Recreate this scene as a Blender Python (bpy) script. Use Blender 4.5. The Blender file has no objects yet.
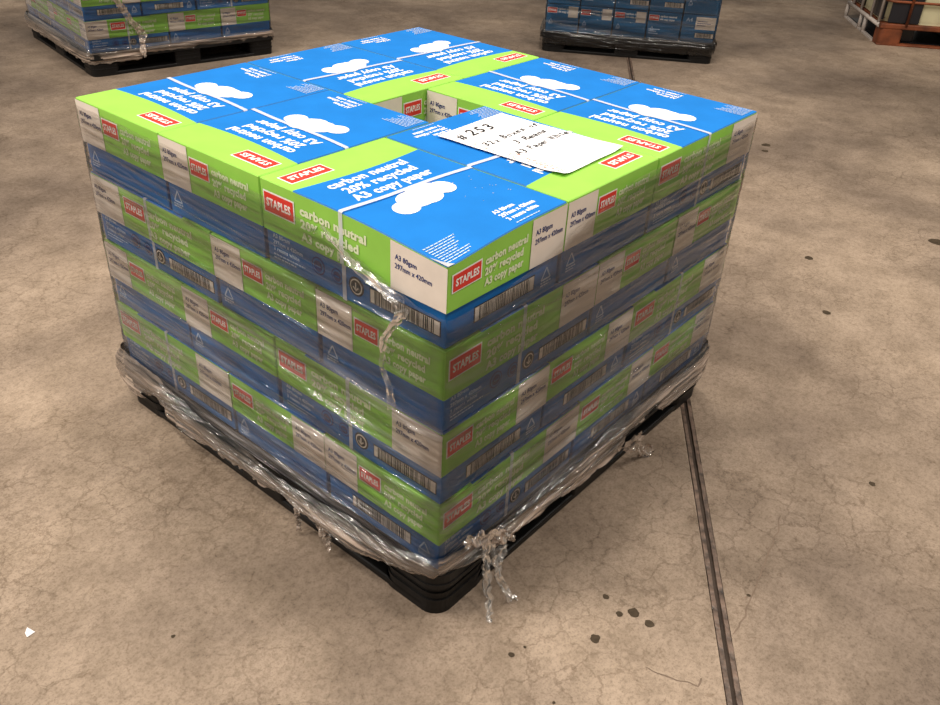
import bpy, bmesh, math, random
from mathutils import Vector, Matrix, noise
import numpy as np
random.seed(7)
SC = bpy.context.scene
COL = SC.collection
# ---------------------------------------------------------------- camera
cam_d = bpy.data.cameras.new('camera'); cam = bpy.data.objects.new('camera', cam_d); COL.objects.link(cam)
RX = Vector((0.6474234337107746, -0.7607827899328062, 0.04530390738342477))
RY = Vector((0.387887725211035, 0.3800935664741212, 0.8396856515122739))
RZ = Vector((-0.6560381163566329, -0.5260593381616171, 0.5411797877047908))
m = Matrix((RX, RY, RZ)).transposed().to_4x4(); m.translation = Vector((-0.85370022, -0.732469, 1.33625614))
cam.matrix_world = m
cam_d.sensor_fit = 'HORIZONTAL'; cam_d.sensor_width = 36; cam_d.lens = 861.1767 * 36 / 940
cam_d.clip_start = .02; cam_d.clip_end = 100
SC.camera = cam
# ---------------------------------------------------------------- light
SC.view_settings.view_transform = 'Standard'; SC.view_settings.look = 'None'
SC.view_settings.gamma = 1; SC.view_settings.use_curve_mapping = False
SC.view_settings.exposure = -0.28
W = bpy.data.worlds.new('hall_light'); SC.world = W; W.use_nodes = True
bg = W.node_tree.nodes['Background']; bg.inputs[0].default_value = (1.0, .905, .80, 1); bg.inputs[1].default_value = .22
def lamp(x, y, z, sx, sy, e, col=(1, .92, .82), rz=0):
    l = bpy.data.lights.new('hall_and_glint_lamp', 'AREA'); l.shape = 'RECTANGLE'; l.size = sx; l.size_y = sy; l.energy = e; l.color = col
    o = bpy.data.objects.new('hall_and_glint_lamp', l); COL.objects.link(o); o.location = (x, y, z); o.rotation_euler = (0, 0, rz)
for (x, y, e) in ((1.6, 1.1, 170), (.4, 2.2, 70), (2.8, .2, 60), (-1.9, 1.4, 130), (1.2, -2.2, 160), (-2.0, -1.8, 140)):
    lamp(x, y, 6.0, .9, .6, e, rz=.58)
for (x, y, z, e) in ((-4.2, 3.6, 5.0, 130), (-2.6, 2.6, 5.4, 120), (-5.2, 4.5, 3.6, 100), (-3.6, 2.6, 4.4, 80), (-7.5, 7.4, 4.6, 150), (-6.5, 5.5, 4.2, 150), (-9.5, 8, 4.2, 200), (-9, 2.5, 4.5, 120), (5.6, -4.4, 5.0, 110), (4.2, -3.0, 4.6, 90), (8, -6.5, 4.2, 80), (-7, -5, 5, 60), (-13, 9, 4.0, 130), (12, -10, 4.5, 120)):   # unseen tube lamps, added so the film creases catch glints
    lamp(x, y, z, 1.5, .16, e, rz=.58)

# ---------------------------------------------------------------- materials
MATS = {}
def nodes(name):
    mt = bpy.data.materials.new(name); mt.use_nodes = True; MATS[name] = mt
    nt = mt.node_tree; b = nt.nodes['Principled BSDF']; return mt, nt, b
def N(nt, t, **kw):
    n = nt.nodes.new(t)
    for k, v in kw.items():
        if hasattr(n, k): setattr(n, k, v)
        else: n.inputs[k].default_value = v
    return n
def plain(name, c, rough=.6, spec=.4, var=.06, scale=14, bump=0, metal=0):
    mt, nt, b = nodes(name)
    b.inputs['Roughness'].default_value = rough; b.inputs['Specular IOR Level'].default_value = spec; b.inputs['Metallic'].default_value = metal
    tc = N(nt, 'ShaderNodeTexCoord'); nz = N(nt, 'ShaderNodeTexNoise'); nz.inputs['Scale'].default_value = scale; nz.inputs['Detail'].default_value = 5
    nt.links.new(tc.outputs['Object'], nz.inputs['Vector'])
    r = N(nt, 'ShaderNodeValToRGB'); nt.links.new(nz.outputs['Fac'], r.inputs[0])
    r.color_ramp.elements[0].position = .3; r.color_ramp.elements[1].position = .7
    r.color_ramp.elements[0].color = (*[x * (1 - var) for x in c], 1); r.color_ramp.elements[1].color = (*[min(1, x * (1 + var)) for x in c], 1)
    nt.links.new(r.outputs[0], b.inputs['Base Color'])
    if bump:
        bp = N(nt, 'ShaderNodeBump'); bp.inputs['Strength'].default_value = bump; bp.inputs['Distance'].default_value = .01
        nt.links.new(nz.outputs['Fac'], bp.inputs['Height']); nt.links.new(bp.outputs[0], b.inputs['Normal'])
    return mt
GREEN = plain('printed_green', (.29, .60, .080), .55, .35)
BLUE = plain('printed_blue', (.010, .170, .54), .6, .12)
NAVY = plain('printed_base_blue', (.008, .13, .40), .55, .35)
WHITE = plain('printed_white', (.86, .84, .82), .6, .3, .02)
CREAM = plain('white_panel', (.78, .69, .61), .6, .3, .04, 30)
RED = plain('printed_red', (.70, .035, .022), .5, .4)
INK = plain('printed_ink', (.012, .03, .16), .6, .3)
BLACK = plain('printed_black', (.012, .012, .014), .6, .3)
PALEG = plain('pale_green_lettering', (.74, .80, .55), .6, .3, .03)
PALEB = plain('pale_blue_lettering', (.48, .60, .78), .6, .3, .03)
KRAFT = plain('brown_board', (.35, .24, .15), .8, .2)
DARKPL = plain('black_plastic', (.006, .0055, .0055), .45, .25, .25, 25, .08)
RUST = plain('rusty_orange_paint', (.16, .042, .014), .6, .4, .6, 9, .25)
GALV = plain('pale_galvanised_tube', (.50, .44, .40), .5, .5, .2, 12)
TANKC = plain('cream_tank_plastic', (.66, .62, .40), .45, .4, .1, 5)
TANKB = plain('black_panel', (.012, .012, .016), .3, .5, .3, 5)
PAPER = plain('white_paper', (.90, .88, .90), .6, .2, .01)
SMUDGE = plain('brown_print_smudge', (.55, .33, .26), .7, .2, .3, 60)
SCUFF = plain('grey_scuffed_board', (.42, .44, .48), .8, .2, .25, 60)
STEEL = plain('worn_joint_steel', (.105, .070, .052), .45, .5, .75, 45, .4)
GROOVE = plain('joint_filler', (.05, .036, .028), .8, .2, .3, 30)
OIL = plain('oil_mark', (.055, .040, .026), .7, .1, .3, 60)
def strapmat():
    mt, nt, b = nodes('translucent_white_band')
    b.inputs['Base Color'].default_value = (.80, .80, .86, 1); b.inputs['Roughness'].default_value = .35
    b.inputs['Alpha'].default_value = .68
    return mt
STRAP = strapmat()
def filmmat(name, haze0, haze1, col, gl, rough=.13, sx=5, sy=150, lo=.5, hi=1.5):
    # clear stretch film: see-through, glossy creases, milky where it is bunched
    mt, nt, b = nodes(name); nt.nodes.remove(b)
    out = nt.nodes['Material Output']; L = nt.links.new
    uv = N(nt, 'ShaderNodeUVMap')
    mp = N(nt, 'ShaderNodeMapping'); mp.inputs['Scale'].default_value = (sx, sy, 1); mp.inputs['Rotation'].default_value = (0, 0, 0)
    L(uv.outputs[0], mp.inputs[0])
    n1 = N(nt, 'ShaderNodeTexNoise'); n1.inputs['Scale'].default_value = 1; n1.inputs['Detail'].default_value = 3.5; n1.inputs['Roughness'].default_value = .55; n1.inputs['Distortion'].default_value = .35
    L(mp.outputs[0], n1.inputs['Vector'])
    mp2 = N(nt, 'ShaderNodeMapping'); mp2.inputs['Scale'].default_value = (1.3, 30, 1); mp2.inputs['Location'].default_value = (3.1, 1.7, 0); mp2.inputs['Rotation'].default_value = (0, 0, .05)
    L(uv.outputs[0], mp2.inputs[0])
    n2 = N(nt, 'ShaderNodeTexNoise'); n2.inputs['Scale'].default_value = 1; n2.inputs['Detail'].default_value = 5; n2.inputs['Roughness'].default_value = .55
    L(mp2.outputs[0], n2.inputs['Vector'])
    bp = N(nt, 'ShaderNodeBump'); bp.inputs['Strength'].default_value = .45; bp.inputs['Distance'].default_value = .007
    L(n1.outputs['Fac'], bp.inputs['Height'])
    fr = N(nt, 'ShaderNodeFresnel'); fr.inputs['IOR'].default_value = 1.45; L(bp.outputs[0], fr.inputs['Normal'])
    fm = N(nt, 'ShaderNodeMath', operation='MULTIPLY_ADD'); fm.inputs[1].default_value = gl; fm.inputs[2].default_value = .01; fm.use_clamp = True
    L(fr.outputs[0], fm.inputs[0])
    g = N(nt, 'ShaderNodeBsdfGlossy'); g.inputs['Roughness'].default_value = rough; g.inputs['Color'].default_value = (1, 1, 1, 1); L(bp.outputs[0], g.inputs['Normal'])
    g2 = N(nt, 'ShaderNodeBsdfGlossy'); g2.inputs['Roughness'].default_value = .24; L(bp.outputs[0], g2.inputs['Normal'])
    gm = N(nt, 'ShaderNodeMixShader'); gm.inputs[0].default_value = .5; L(g.outputs[0], gm.inputs[1]); L(g2.outputs[0], gm.inputs[2]); g = gm
    t = N(nt, 'ShaderNodeBsdfTransparent')
    mx = N(nt, 'ShaderNodeMixShader'); L(fm.outputs[0], mx.inputs[0]); L(t.outputs[0], mx.inputs[1]); L(g.outputs[0], mx.inputs[2])
    d = N(nt, 'ShaderNodeBsdfDiffuse'); d.inputs['Color'].default_value = (*col, 1); L(bp.outputs[0], d.inputs['Normal'])
    # thickness of the film: an attribute painted by how many layers overlap, plus streaks
    at = N(nt, 'ShaderNodeAttribute'); at.attribute_name = 'layers'
    mr = N(nt, 'ShaderNodeMapRange'); mr.inputs['From Min'].default_value = .42; mr.inputs['From Max'].default_value = .72
    mr.inputs['To Min'].default_value = haze0; mr.inputs['To Max'].default_value = haze1; L(n2.outputs['Fac'], mr.inputs['Value'])
    mr1 = N(nt, 'ShaderNodeMapRange'); mr1.inputs['From Min'].default_value = .35; mr1.inputs['From Max'].default_value = .7
    mr1.inputs['To Min'].default_value = lo; mr1.inputs['To Max'].default_value = hi; L(n1.outputs['Fac'], mr1.inputs['Value'])
    s = N(nt, 'ShaderNodeMath', operation='ADD'); L(mr.outputs[0], s.inputs[0]); L(at.outputs['Fac'], s.inputs[1])
    p = N(nt, 'ShaderNodeMath', operation='MULTIPLY'); p.use_clamp = True; L(s.outputs[0], p.inputs[0]); L(mr1.outputs[0], p.inputs[1])
    m2 = N(nt, 'ShaderNodeMixShader'); L(p.outputs[0], m2.inputs[0]); L(mx.outputs[0], m2.inputs[1]); L(d.outputs[0], m2.inputs[2])
    L(m2.outputs[0], out.inputs['Surface'])
    return mt
FILM = filmmat('clear_stretch_film', -.10, .10, (.36, .33, .32), 1.3, .055, 1.0, 95, .2, 1.9)
SKIRTF = filmmat('bunched_stretch_film', .12, .80, (.42, .33, .27), 2.0, .07, 2.2, 130, .1, 2.1)
TORN = filmmat('torn_stretch_film', -.05, .20, (.62, .57, .52), 2.6, .12, 30, 30)
def floormat():
    mt, nt, b = nodes('stained_concrete'); L = nt.links.new
    tc = N(nt, 'ShaderNodeTexCoord')
    def nz(scale, det=6, rough=.6, dist=0, loc=(0, 0, 0)):
        mp = N(nt, 'ShaderNodeMapping'); mp.inputs['Location'].default_value = loc; L(tc.outputs['Object'], mp.inputs[0])
        n = N(nt, 'ShaderNodeTexNoise'); n.inputs['Scale'].default_value = scale; n.inputs['Detail'].default_value = det; n.inputs['Roughness'].default_value = rough; n.inputs['Distortion'].default_value = dist
        L(mp.outputs[0], n.inputs['Vector']); return n
    def ramp(src, p0, p1, c0, c1):
        r = N(nt, 'ShaderNodeValToRGB'); e = r.color_ramp.elements; e[0].position = p0; e[1].position = p1; e[0].color = (*c0, 1); e[1].color = (*c1, 1); L(src, r.inputs[0]); return r.outputs[0]
    def mul(a, bb, f=1.0):
        x = N(nt, 'ShaderNodeMix', data_type='RGBA', blend_type='MULTIPLY'); x.inputs['Factor'].default_value = f; L(a, x.inputs['A']); L(bb, x.inputs['B']); return x.outputs['Result']
    c = ramp(nz(1.6, 5, .55, .4).outputs['Fac'], .34, .66, (.235, .180, .138), (.405, .315, .238))
    c = mul(c, ramp(nz(.55, 4, .5, .3, (4, 2, 0)).outputs['Fac'], .36, .60, (.56, .555, .57), (1, 1, 1)))
    c = mul(c, ramp(nz(9, 8, .65, .2, (1, 5, 0)).outputs['Fac'], .36, .62, (.80, .79, .77), (1.06, 1.06, 1.06)))
    c = mul(c, ramp(nz(70, 4, .7).outputs['Fac'], .30, .55, (.74, .73, .71), (1.05, 1.05, 1.05)))
    c = mul(c, ramp(nz(190, 3, .7, 0, (2, 2, 0)).outputs['Fac'], .33, .5, (.72, .70, .68), (1, 1, 1)))
    # pale scuffed sweep
    c = mul(c, ramp(nz(26, 5, .75, 1.0, (7, 7, 0)).outputs['Fac'], .60, .68, (1, 1, 1), (.76, .73, .70)))
    # craze cracks
    def cracks(scale, width, maskscale, loc, p0, p1, dark):
        dn = nz(scale * 1.3, 5, .65, 0, loc)
        ad = N(nt, 'ShaderNodeMix', data_type='RGBA', blend_type='ADD'); ad.inputs['Factor'].default_value = .07
        L(tc.outputs['Object'], ad.inputs['A']); L(dn.outputs['Color'], ad.inputs['B'])
        v = N(nt, 'ShaderNodeTexVoronoi', feature='DISTANCE_TO_EDGE'); v.inputs['Scale'].default_value = scale; L(ad.outputs['Result'], v.inputs['Vector'])
        line = ramp(v.outputs['Distance'], 0.0, width, (0, 0, 0), (1, 1, 1))
        mask = ramp(nz(maskscale, 4, .6, 0, loc).outputs['Fac'], p0, p1, (0, 0, 0), (1, 1, 1))
        inv = N(nt, 'ShaderNodeMix', data_type='RGBA', blend_type='MIX'); L(mask, inv.inputs['Factor']); inv.inputs['A'].default_value = (1, 1, 1, 1); L(line, inv.inputs['B'])
        mixc = N(nt, 'ShaderNodeMix', data_type='RGBA', blend_type='MIX'); L(inv.outputs['Result'], mixc.inputs['Factor']); mixc.inputs['A'].default_value = (dark, dark * .97, dark * .94, 1); mixc.inputs['B'].default_value = (1, 1, 1, 1)
        return mixc.outputs['Result'], inv.outputs['Result']
    k1, h1 = cracks(13, .045, 2.0, (2, 3, 0), .42, .60, .72)
    k2, h2 = cracks(30, .08, 2.6, (6, 1, 0), .48, .66, .76)
    c = mul(mul(c, k1), k2)
    L(c, b.inputs['Base Color'])
    rr = ramp(nz(3, 5, .6, 0, (3, 9, 0)).outputs['Fac'], .35, .7, (.42, .42, .42), (.66, .66, .66)); L(rr, b.inputs['Roughness'])
    b.inputs['Specular IOR Level'].default_value = .15
    bp = N(nt, 'ShaderNodeBump'); bp.inputs['Strength'].default_value = .25; bp.inputs['Distance'].default_value = .002; L(h1, bp.inputs['Height']); L(bp.outputs[0], b.inputs['Normal'])
    return mt
CONC = floormat()

# ---------------------------------------------------------------- helpers
def mesh_obj(name, bm, mats, parent=None, smooth=False):
    me = bpy.data.meshes.new(name); bm.to_mesh(me); bm.free()
    for mt in (mats if isinstance(mats, (list, tuple)) else [mats]): me.materials.append(mt)
    if smooth:
        for p in me.polygons: p.use_smooth = True
    o = bpy.data.objects.new(name, me); COL.objects.link(o)
    if parent: o.parent = parent
    return o
def empty(name, loc=(0, 0, 0), rz=0):
    o = bpy.data.objects.new(name, None); COL.objects.link(o); o.location = loc; o.rotation_euler = (0, 0, rz); o.empty_display_size = .1
    return o
def tag(o, label, cat, group=None):
    o['label'] = label; o['category'] = cat
    if group: o['group'] = group
    return o
def struct(o): o['kind'] = 'structure'; return o
def box(bm, x0, x1, y0, y1, z0, z1, mi=0, bev=0):
    vs = [bm.verts.new((x, y, z)) for z in (z0, z1) for x, y in ((x0, y0), (x1, y0), (x1, y1), (x0, y1))]
    fs = [bm.faces.new([vs[i] for i in f]) for f in ((3, 2, 1, 0), (4, 5, 6, 7), (0, 1, 5, 4), (1, 2, 6, 5), (2, 3, 7, 6), (3, 0, 4, 7))]
    for f in fs: f.material_index = mi
    if bev:
        es = list({e for f in fs for e in f.edges})
        r = bmesh.ops.bevel(bm, geom=es, offset=bev, segments=2, affect='EDGES', profile=.5)
        for f in r['faces']: f.material_index = mi
def tube(bm, pts, r, seg=8, mi=0):
    pts = [Vector(p) for p in pts]; rings = []
    for i, p in enumerate(pts):
        d = (pts[min(i + 1, len(pts) - 1)] - pts[max(i - 1, 0)]).normalized()
        a = d.orthogonal().normalized() if not rings else (rings[-1][1] - d * rings[-1][1].dot(d)).normalized()
        b = d.cross(a)
        rings.append(([bm.verts.new(p + a * r * math.cos(t * 2 * math.pi / seg) + b * r * math.sin(t * 2 * math.pi / seg)) for t in range(seg)], a))
    for i in range(len(rings) - 1):
        A, B = rings[i][0], rings[i + 1][0]
        for k in range(seg):
            f = bm.faces.new((A[k], A[(k + 1) % seg], B[(k + 1) % seg], B[k])); f.material_index = mi; f.smooth = True
    for R_, s in ((rings[0][0], 1), (rings[-1][0], -1)):
        f = bm.faces.new(R_[::-1] if s > 0 else R_); f.material_index = mi
def prism(bm, outline, z0, z1, mi=0):
    b = [bm.verts.new((x, y, z0)) for x, y in outline]; t = [bm.verts.new((x, y, z1)) for x, y in outline]; n = len(outline)
    fs = [bm.faces.new(t), bm.faces.new(b[::-1])] + [bm.faces.new((b[i], b[(i + 1) % n], t[(i + 1) % n], t[i])) for i in range(n)]
    for f in fs: f.material_index = mi
def rrect(x0, x1, y0, y1, r, seg=6):
    o = []
    for cx, cy, a0 in ((x1 - r, y1 - r, 0), (x0 + r, y1 - r, 90), (x0 + r, y0 + r, 180), (x1 - r, y0 + r, 270)):
        for k in range(seg + 1):
            a = math.radians(a0 + 90 * k / seg); o.append((cx + r * math.cos(a), cy + r * math.sin(a)))
    return o
# flat print pieces: lists of (polys, verts) in panel coordinates
TXT = {}
def glyphs(s, bold=.03, shear=0):
    k = (s, bold, shear)
    if k not in TXT:
        cu = bpy.data.curves.new('t', 'FONT'); cu.body = s; cu.dimensions = '2D'; cu.fill_mode = 'BOTH'; cu.resolution_u = 2; cu.offset = bold; cu.shear = shear
        cu.space_character = 1.0 + bold * 1.2
        o = bpy.data.objects.new('t', cu); COL.objects.link(o)
        dg = bpy.context.evaluated_depsgraph_get(); me = o.evaluated_get(dg).to_mesh()
        vs = [(v.co.x, v.co.y) for v in me.vertices]; ps = [tuple(p.vertices) for p in me.polygons]
        o.evaluated_get(dg).to_mesh_clear(); bpy.data.objects.remove(o); bpy.data.curves.remove(cu)
        xs = [v[0] for v in vs]
        TXT[k] = (vs, ps, min(xs), max(xs))
    return TXT[k]
class Panel:
    """a printed face: o top-left corner, u right, v up, n outwards"""
    def __init__(s, bm, o, u, v, n, mats, warp=None):
        s.bm, s.o, s.u, s.v, s.n, s.mats, s.warp = bm, Vector(o), Vector(u), Vector(v), Vector(n), mats, warp
    def mi(s, mat):
        if mat not in s.mats: s.mats.append(mat)
        return s.mats.index(mat)
    def pt(s, x, y, off):
        p = s.o + s.u * x + s.v * y + s.n * off
        return s.warp(p) if s.warp else p
    def poly(s, pts, mat, lay=1):
        ar = sum(pts[i][0] * pts[(i + 1) % len(pts)][1] - pts[(i + 1) % len(pts)][0] * pts[i][1] for i in range(len(pts)))
        if ar < 0: pts = pts[::-1]
        f = s.bm.faces.new([s.bm.verts.new(s.pt(x, y, .0005 * lay)) for x, y in pts]); f.material_index = s.mi(mat)
    def rect(s, x0, x1, y0, y1, mat, lay=1): s.poly([(x0, y0), (x1, y0), (x1, y1), (x0, y1)], mat, lay)
    def text(s, t, x, y, w, h, mat, lay=2, bold=.03, shear=0):
        vs, ps, mn, mx = glyphs(t, bold, shear); sx = w / (mx - mn); sy = h / .70
        bv = [s.bm.verts.new(s.pt(x + (a - mn) * sx, y + b * sy, .0005 * lay)) for a, b in vs]
        mi = s.mi(mat)
        for p in ps:
            try:
                f = s.bm.faces.new([bv[i] for i in p]); f.normal_update()
                if f.normal.dot(s.n) < 0: f.normal_flip()
                f.material_index = mi
            except ValueError: pass
    def disc(s, x, y, r, mat, lay=1, seg=20, ry=None): s.poly([(x + r * math.cos(i * 2 * math.pi / seg), y + (ry or r) * math.sin(i * 2 * math.pi / seg)) for i in range(seg)], mat, lay)
    def logo(s, x, y, w, h):
        s.rect(x, x + w, y, y + h, CREAM if WHITE not in s.mats else WHITE, 1); e = h * .07
        s.rect(x + e, x + w - e, y + e, y + h - e, RED, 2)
        s.text('STAPLES', x + w * .11, y + h * .34, w * .78, h * .36, WHITE, 3, .035)
    def lines(s, x, y, ws, pitch, th, mat):
        rnd = random.Random(3)
        for i, w in enumerate(ws):
            c = x
            while c < x + w:
                L_ = rnd.uniform(.004, .011); s.rect(c, min(c + L_, x + w), y - i * pitch - th, y - i * pitch, mat, 2); c += L_ + .0016
    def barcode(s, x0, x1, y0, y1):
        s.rect(x0, x1, y0, y1, BLACK, 1); e = .002; s.rect(x0 + e, x1 - e, y0 + e, y1 - e, CREAM, 2)
        rnd = random.Random(int(x0 * 1e4)); c = x0 + .012
        while c < x1 - .013:
            w = rnd.choice((.0011, .0018, .0028)); s.rect(c, c + w, y0 + e, y1 - e, BLACK, 3); c += w + rnd.choice((.0011, .0018, .003))
    def triangle(s, x, y, r, mat=PALEB):
        P = [(x + r * math.cos(math.radians(a)), y + r * math.sin(math.radians(a))) for a in (90, 210, 330)]
        for i in range(3):
            a, b = Vector(P[i]), Vector(P[(i + 1) % 3]); d = (b - a).normalized(); n_ = Vector((-d.y, d.x)) * r * .11
            s.poly([tuple(a + n_ - d * 0), tuple(b + n_), tuple(b - n_), tuple(a - n_)], mat, 1)
        s.lines(x - r, y - r * .75, [2 * r, 1.6 * r], r * .35, r * .2, mat)
    def stamp(s, x, y, r, pale=False):
        s.disc(x, y, r, BLACK if pale else INK, 1)
        if pale:
            s.disc(x, y, r * .80, CREAM, 2); s.disc(x, y, r * .66, BLACK, 3)
            s.rect(x - r * .07, x + r * .07, y - r * .42, y + r * .45, CREAM, 4)
            for q in (-1, 1): s.poly([(x, y - r * .48), (x + q * r * .40, y - r * .08), (x + q * r * .30, y + r * .02), (x, y - r * .28)], CREAM, 4)
        else:
            s.disc(x, y, r * .84, NAVY, 2); s.disc(x, y, r * .62, INK, 3); s.rect(x - r * .4, x + r * .4, y - r * .08, y + r * .08, NAVY, 4)

A_, B_, H_ = .3054, .4392, .1632          # short side, long side, height of one A3 box
STRIPE = lambda x: .089 + .012 * math.sin(max(0, min(1, x / A_)) * math.pi * .9)
LIDM = [GREEN, BLUE, WHITE, CREAM, RED, INK, PALEG, KRAFT, SCUFF]
def ident(p): return p
def lid_bm(warp=ident, torn=False):
    bm = bmesh.new(); ax, by = A_ / 2 - .0016, B_ / 2 - .0016; top = H_ - .0005; lo = top - .0945; ch = .0018
    if NAVY not in LIDM: LIDM.append(NAVY)
    EDGE = LIDM.index(NAVY)
    w = lambda x, y, z: bm.verts.new(warp(Vector((x, y, z))))
    nx = 20; xs = [(-ax + ch) + (2 * ax - 2 * ch) * i / nx for i in range(nx + 1)]
    nt_, nb = 6, 24
    rows = []
    for j in range(nt_ + nb + 1):
        row = []
        for x in xs:
            s = STRIPE(x + A_ / 2); yt, yb = by - ch, -by + ch; ys = B_ / 2 - s
            y = yt + (ys - yt) * j / nt_ if j <= nt_ else ys + (yb - ys) * (j - nt_) / nb
            row.append(w(x, y, top))
        rows.append(row)
    for j in range(nt_ + nb):
        for i in range(nx):
            f = bm.faces.new((rows[j][i], rows[j + 1][i], rows[j + 1][i + 1], rows[j][i + 1])); f.material_index = 0 if j < nt_ else 1
    # side walls with a chamfer, following the same divisions
    def wall(line, out, colr):
        e1 = [w(v.x + out[0] * ch, v.y + out[1] * ch, top - ch) for v in line]
        zz = [top - ch, top - .035, lo + .02, lo]
        cols = [e1] + [[w(v.x + out[0] * ch, v.y + out[1] * ch, z) for v in line] for z in zz[1:]]
        inner = [w(v.x - out[0] * (.0035 - ch), v.y - out[1] * (.0035 - ch), lo) for v in line]
        cols.append(inner)
        return e1, cols
    src = [[v for v in rows[0]][::-1], [r[0] for r in rows], rows[-1], [r[-1] for r in rows][::-1]]
    outs = [(0, 1), (-1, 0), (0, -1), (1, 0)]
    flat = {id(v): Vector(v.co) for r in rows for v in r}
    class P_: pass
    walls = []
    for line, out in zip(src, outs):
        pts = []
        for v in line:
            q = P_(); 
            # undo warp in x,y is unnecessary: the warp only moves z
            q.x, q.y = v.co.x, v.co.y; pts.append(q)
        e1, cols = wall(pts, out, None); walls.append((line, cols))
        for i in range(len(line) - 1):
            isb = (out[0] != 0 and ((i >= nt_) if out[0] < 0 else (i < nb))) or out == (0, -1)
            f = bm.faces.new((line[i], cols[0][i], cols[0][i + 1], line[i + 1])) if False else bm.faces.new((line[i + 1], line[i], cols[0][i], cols[0][i + 1]))
            f.material_index = EDGE if isb else 0
            for k in range(len(cols) - 1):
                f = bm.faces.new((cols[k][i + 1], cols[k][i], cols[k + 1][i], cols[k + 1][i + 1])); f.material_index = 0 if k < 3 else 7
    for q in range(4):       # close the vertical corner edges
        l0, c0 = walls[q]; l1, c1 = walls[(q + 1) % 4]
        fs = [bm.faces.new((c0[0][-1], c1[0][0], l1[0]))]
        for k in range(len(c0) - 1): fs.append(bm.faces.new((c0[k][-1], c0[k + 1][-1], c1[k + 1][0], c1[k][0])))
        for f in fs: f.material_index = 0
    bmesh.ops.recalc_face_normals(bm, faces=bm.faces[:])
    A, B = A_ / 2, B_ / 2; ax2, by2 = A - .001, B - .001
    # ---- top print
    T = Panel(bm, (-A, B, top), (1, 0, 0), (0, 1, 0), (0, 0, 1), LIDM, warp)
    T.logo(.018, -.068, .098, .040)
    for i, (t, wd) in enumerate((('carbon neutral', .186), ('20% recycled', .168), ('A3 copy paper', .186))):
        T.text(t, .052 + (.010 if i == 1 else 0), -.130 - .032 * i, wd, .0225, WHITE, 1, .032)
    cl = [(.092, -.266, .025, .023), (.128, -.252, .036, .031), (.148, -.254, .034, .031), (.163, -.240, .037, .031), (.197, -.250, .024, .025)]
    for k, (x, y, r, ry) in enumerate(cl): T.disc(x, y, r, WHITE, 1 + k * .12, 22, ry)
    T.lines(.010, -.378, [.070, .066, .058, .060, .052, .045, .064, .060, .050], .0062, .0022, PALEB)
    for i, (t, wd) in enumerate((('A3 80gsm', .052), ('297mm x 420mm', .088), ('3 reams white', .078))): T.text(t, .176, -.384 - .0155 * i, wd, .010, WHITE, 1, .04)
    T.lines(.176, -.427, [.062], .006, .0025, PALEB)
    if torn: T.poly([(.001, -.4385), (.016, -.4385), (.010, -.430), (.006, -.418), (.001, -.402)], SCUFF, 2.5)
    if torn:
        rs = random.Random(4)
        for q in range(16):
            x, y, w = rs.uniform(.17, .28), -rs.uniform(.24, .36), rs.uniform(.001, .004); T.poly([(x, y), (x + w, y + .0006), (x + w * .8, y + .0022), (x + w * .2, y + .0016)], SCUFF, 1)
    F = {'L1': Panel(bm, (-ax2, B, top), (0, -1, 0), (0, 0, 1), (-1, 0, 0), LIDM, warp), 'S2': Panel(bm, (-A, -by2, top), (1, 0, 0), (0, 0, 1), (0, -1, 0), LIDM, warp),
         'L2': Panel(bm, (ax2, -B, top), (0, 1, 0), (0, 0, 1), (1, 0, 0), LIDM, warp), 'S1': Panel(bm, (A, by2, top), (-1, 0, 0), (0, 0, 1), (0, 1, 0), LIDM, warp)}
    def three(P, x, ws, y, pitch, h):
        for i, t in enumerate(('carbon neutral', '20% recycled', 'A3 copy paper')): P.text(t, x, y - pitch * i, ws[i], h, PALEG, 1, .045)
    def wpanel(P, x0, x1, r):   # white end panel, one lower corner rounded
        q = []
        if r > 0: q = [(x0, -.0035), (x1, -.0035), (x1, -.0945)] + [(x0 + .0, -.0945)]
        P.poly([(x0, -.0035), (x1, -.0035), (x1, -.094), (x0, -.094)], CREAM, 1)
        P.text('A3 80gsm', x0 + .010, -.034, .046, .0095, INK, 2, .022); P.text('297mm x 420mm', x0 + .010, -.051, .078, .0095, INK, 2, .022)
    F['L1'].logo(.010, -.060, .082, .041); three(F['L1'], .106, (.160, .142, .146), -.037, .0235, .0155); wpanel(F['L1'], .320, B_ - .001, 1)
    F['S2'].logo(.011, -.058, .070, .038); three(F['S2'], .089, (.108, .098, .100), -.037, .0205, .0135); wpanel(F['S2'], .208, A_ - .001, 1)
    wpanel(F['L2'], .001, .113, -1); F['L2'].logo(.127, -.058, .080, .040); three(F['L2'], .214, (.160, .142, .146), -.037, .0235, .0155)
    wpanel(F['S1'], .001, .092, -1); F['S1'].logo(.097, -.056, .060, .036); three(F['S1'], .165, (.108, .098, .100), -.037, .0205, .0135)
    return bm
BASEM = [NAVY, BLACK, CREAM, INK, PALEB]
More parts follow.
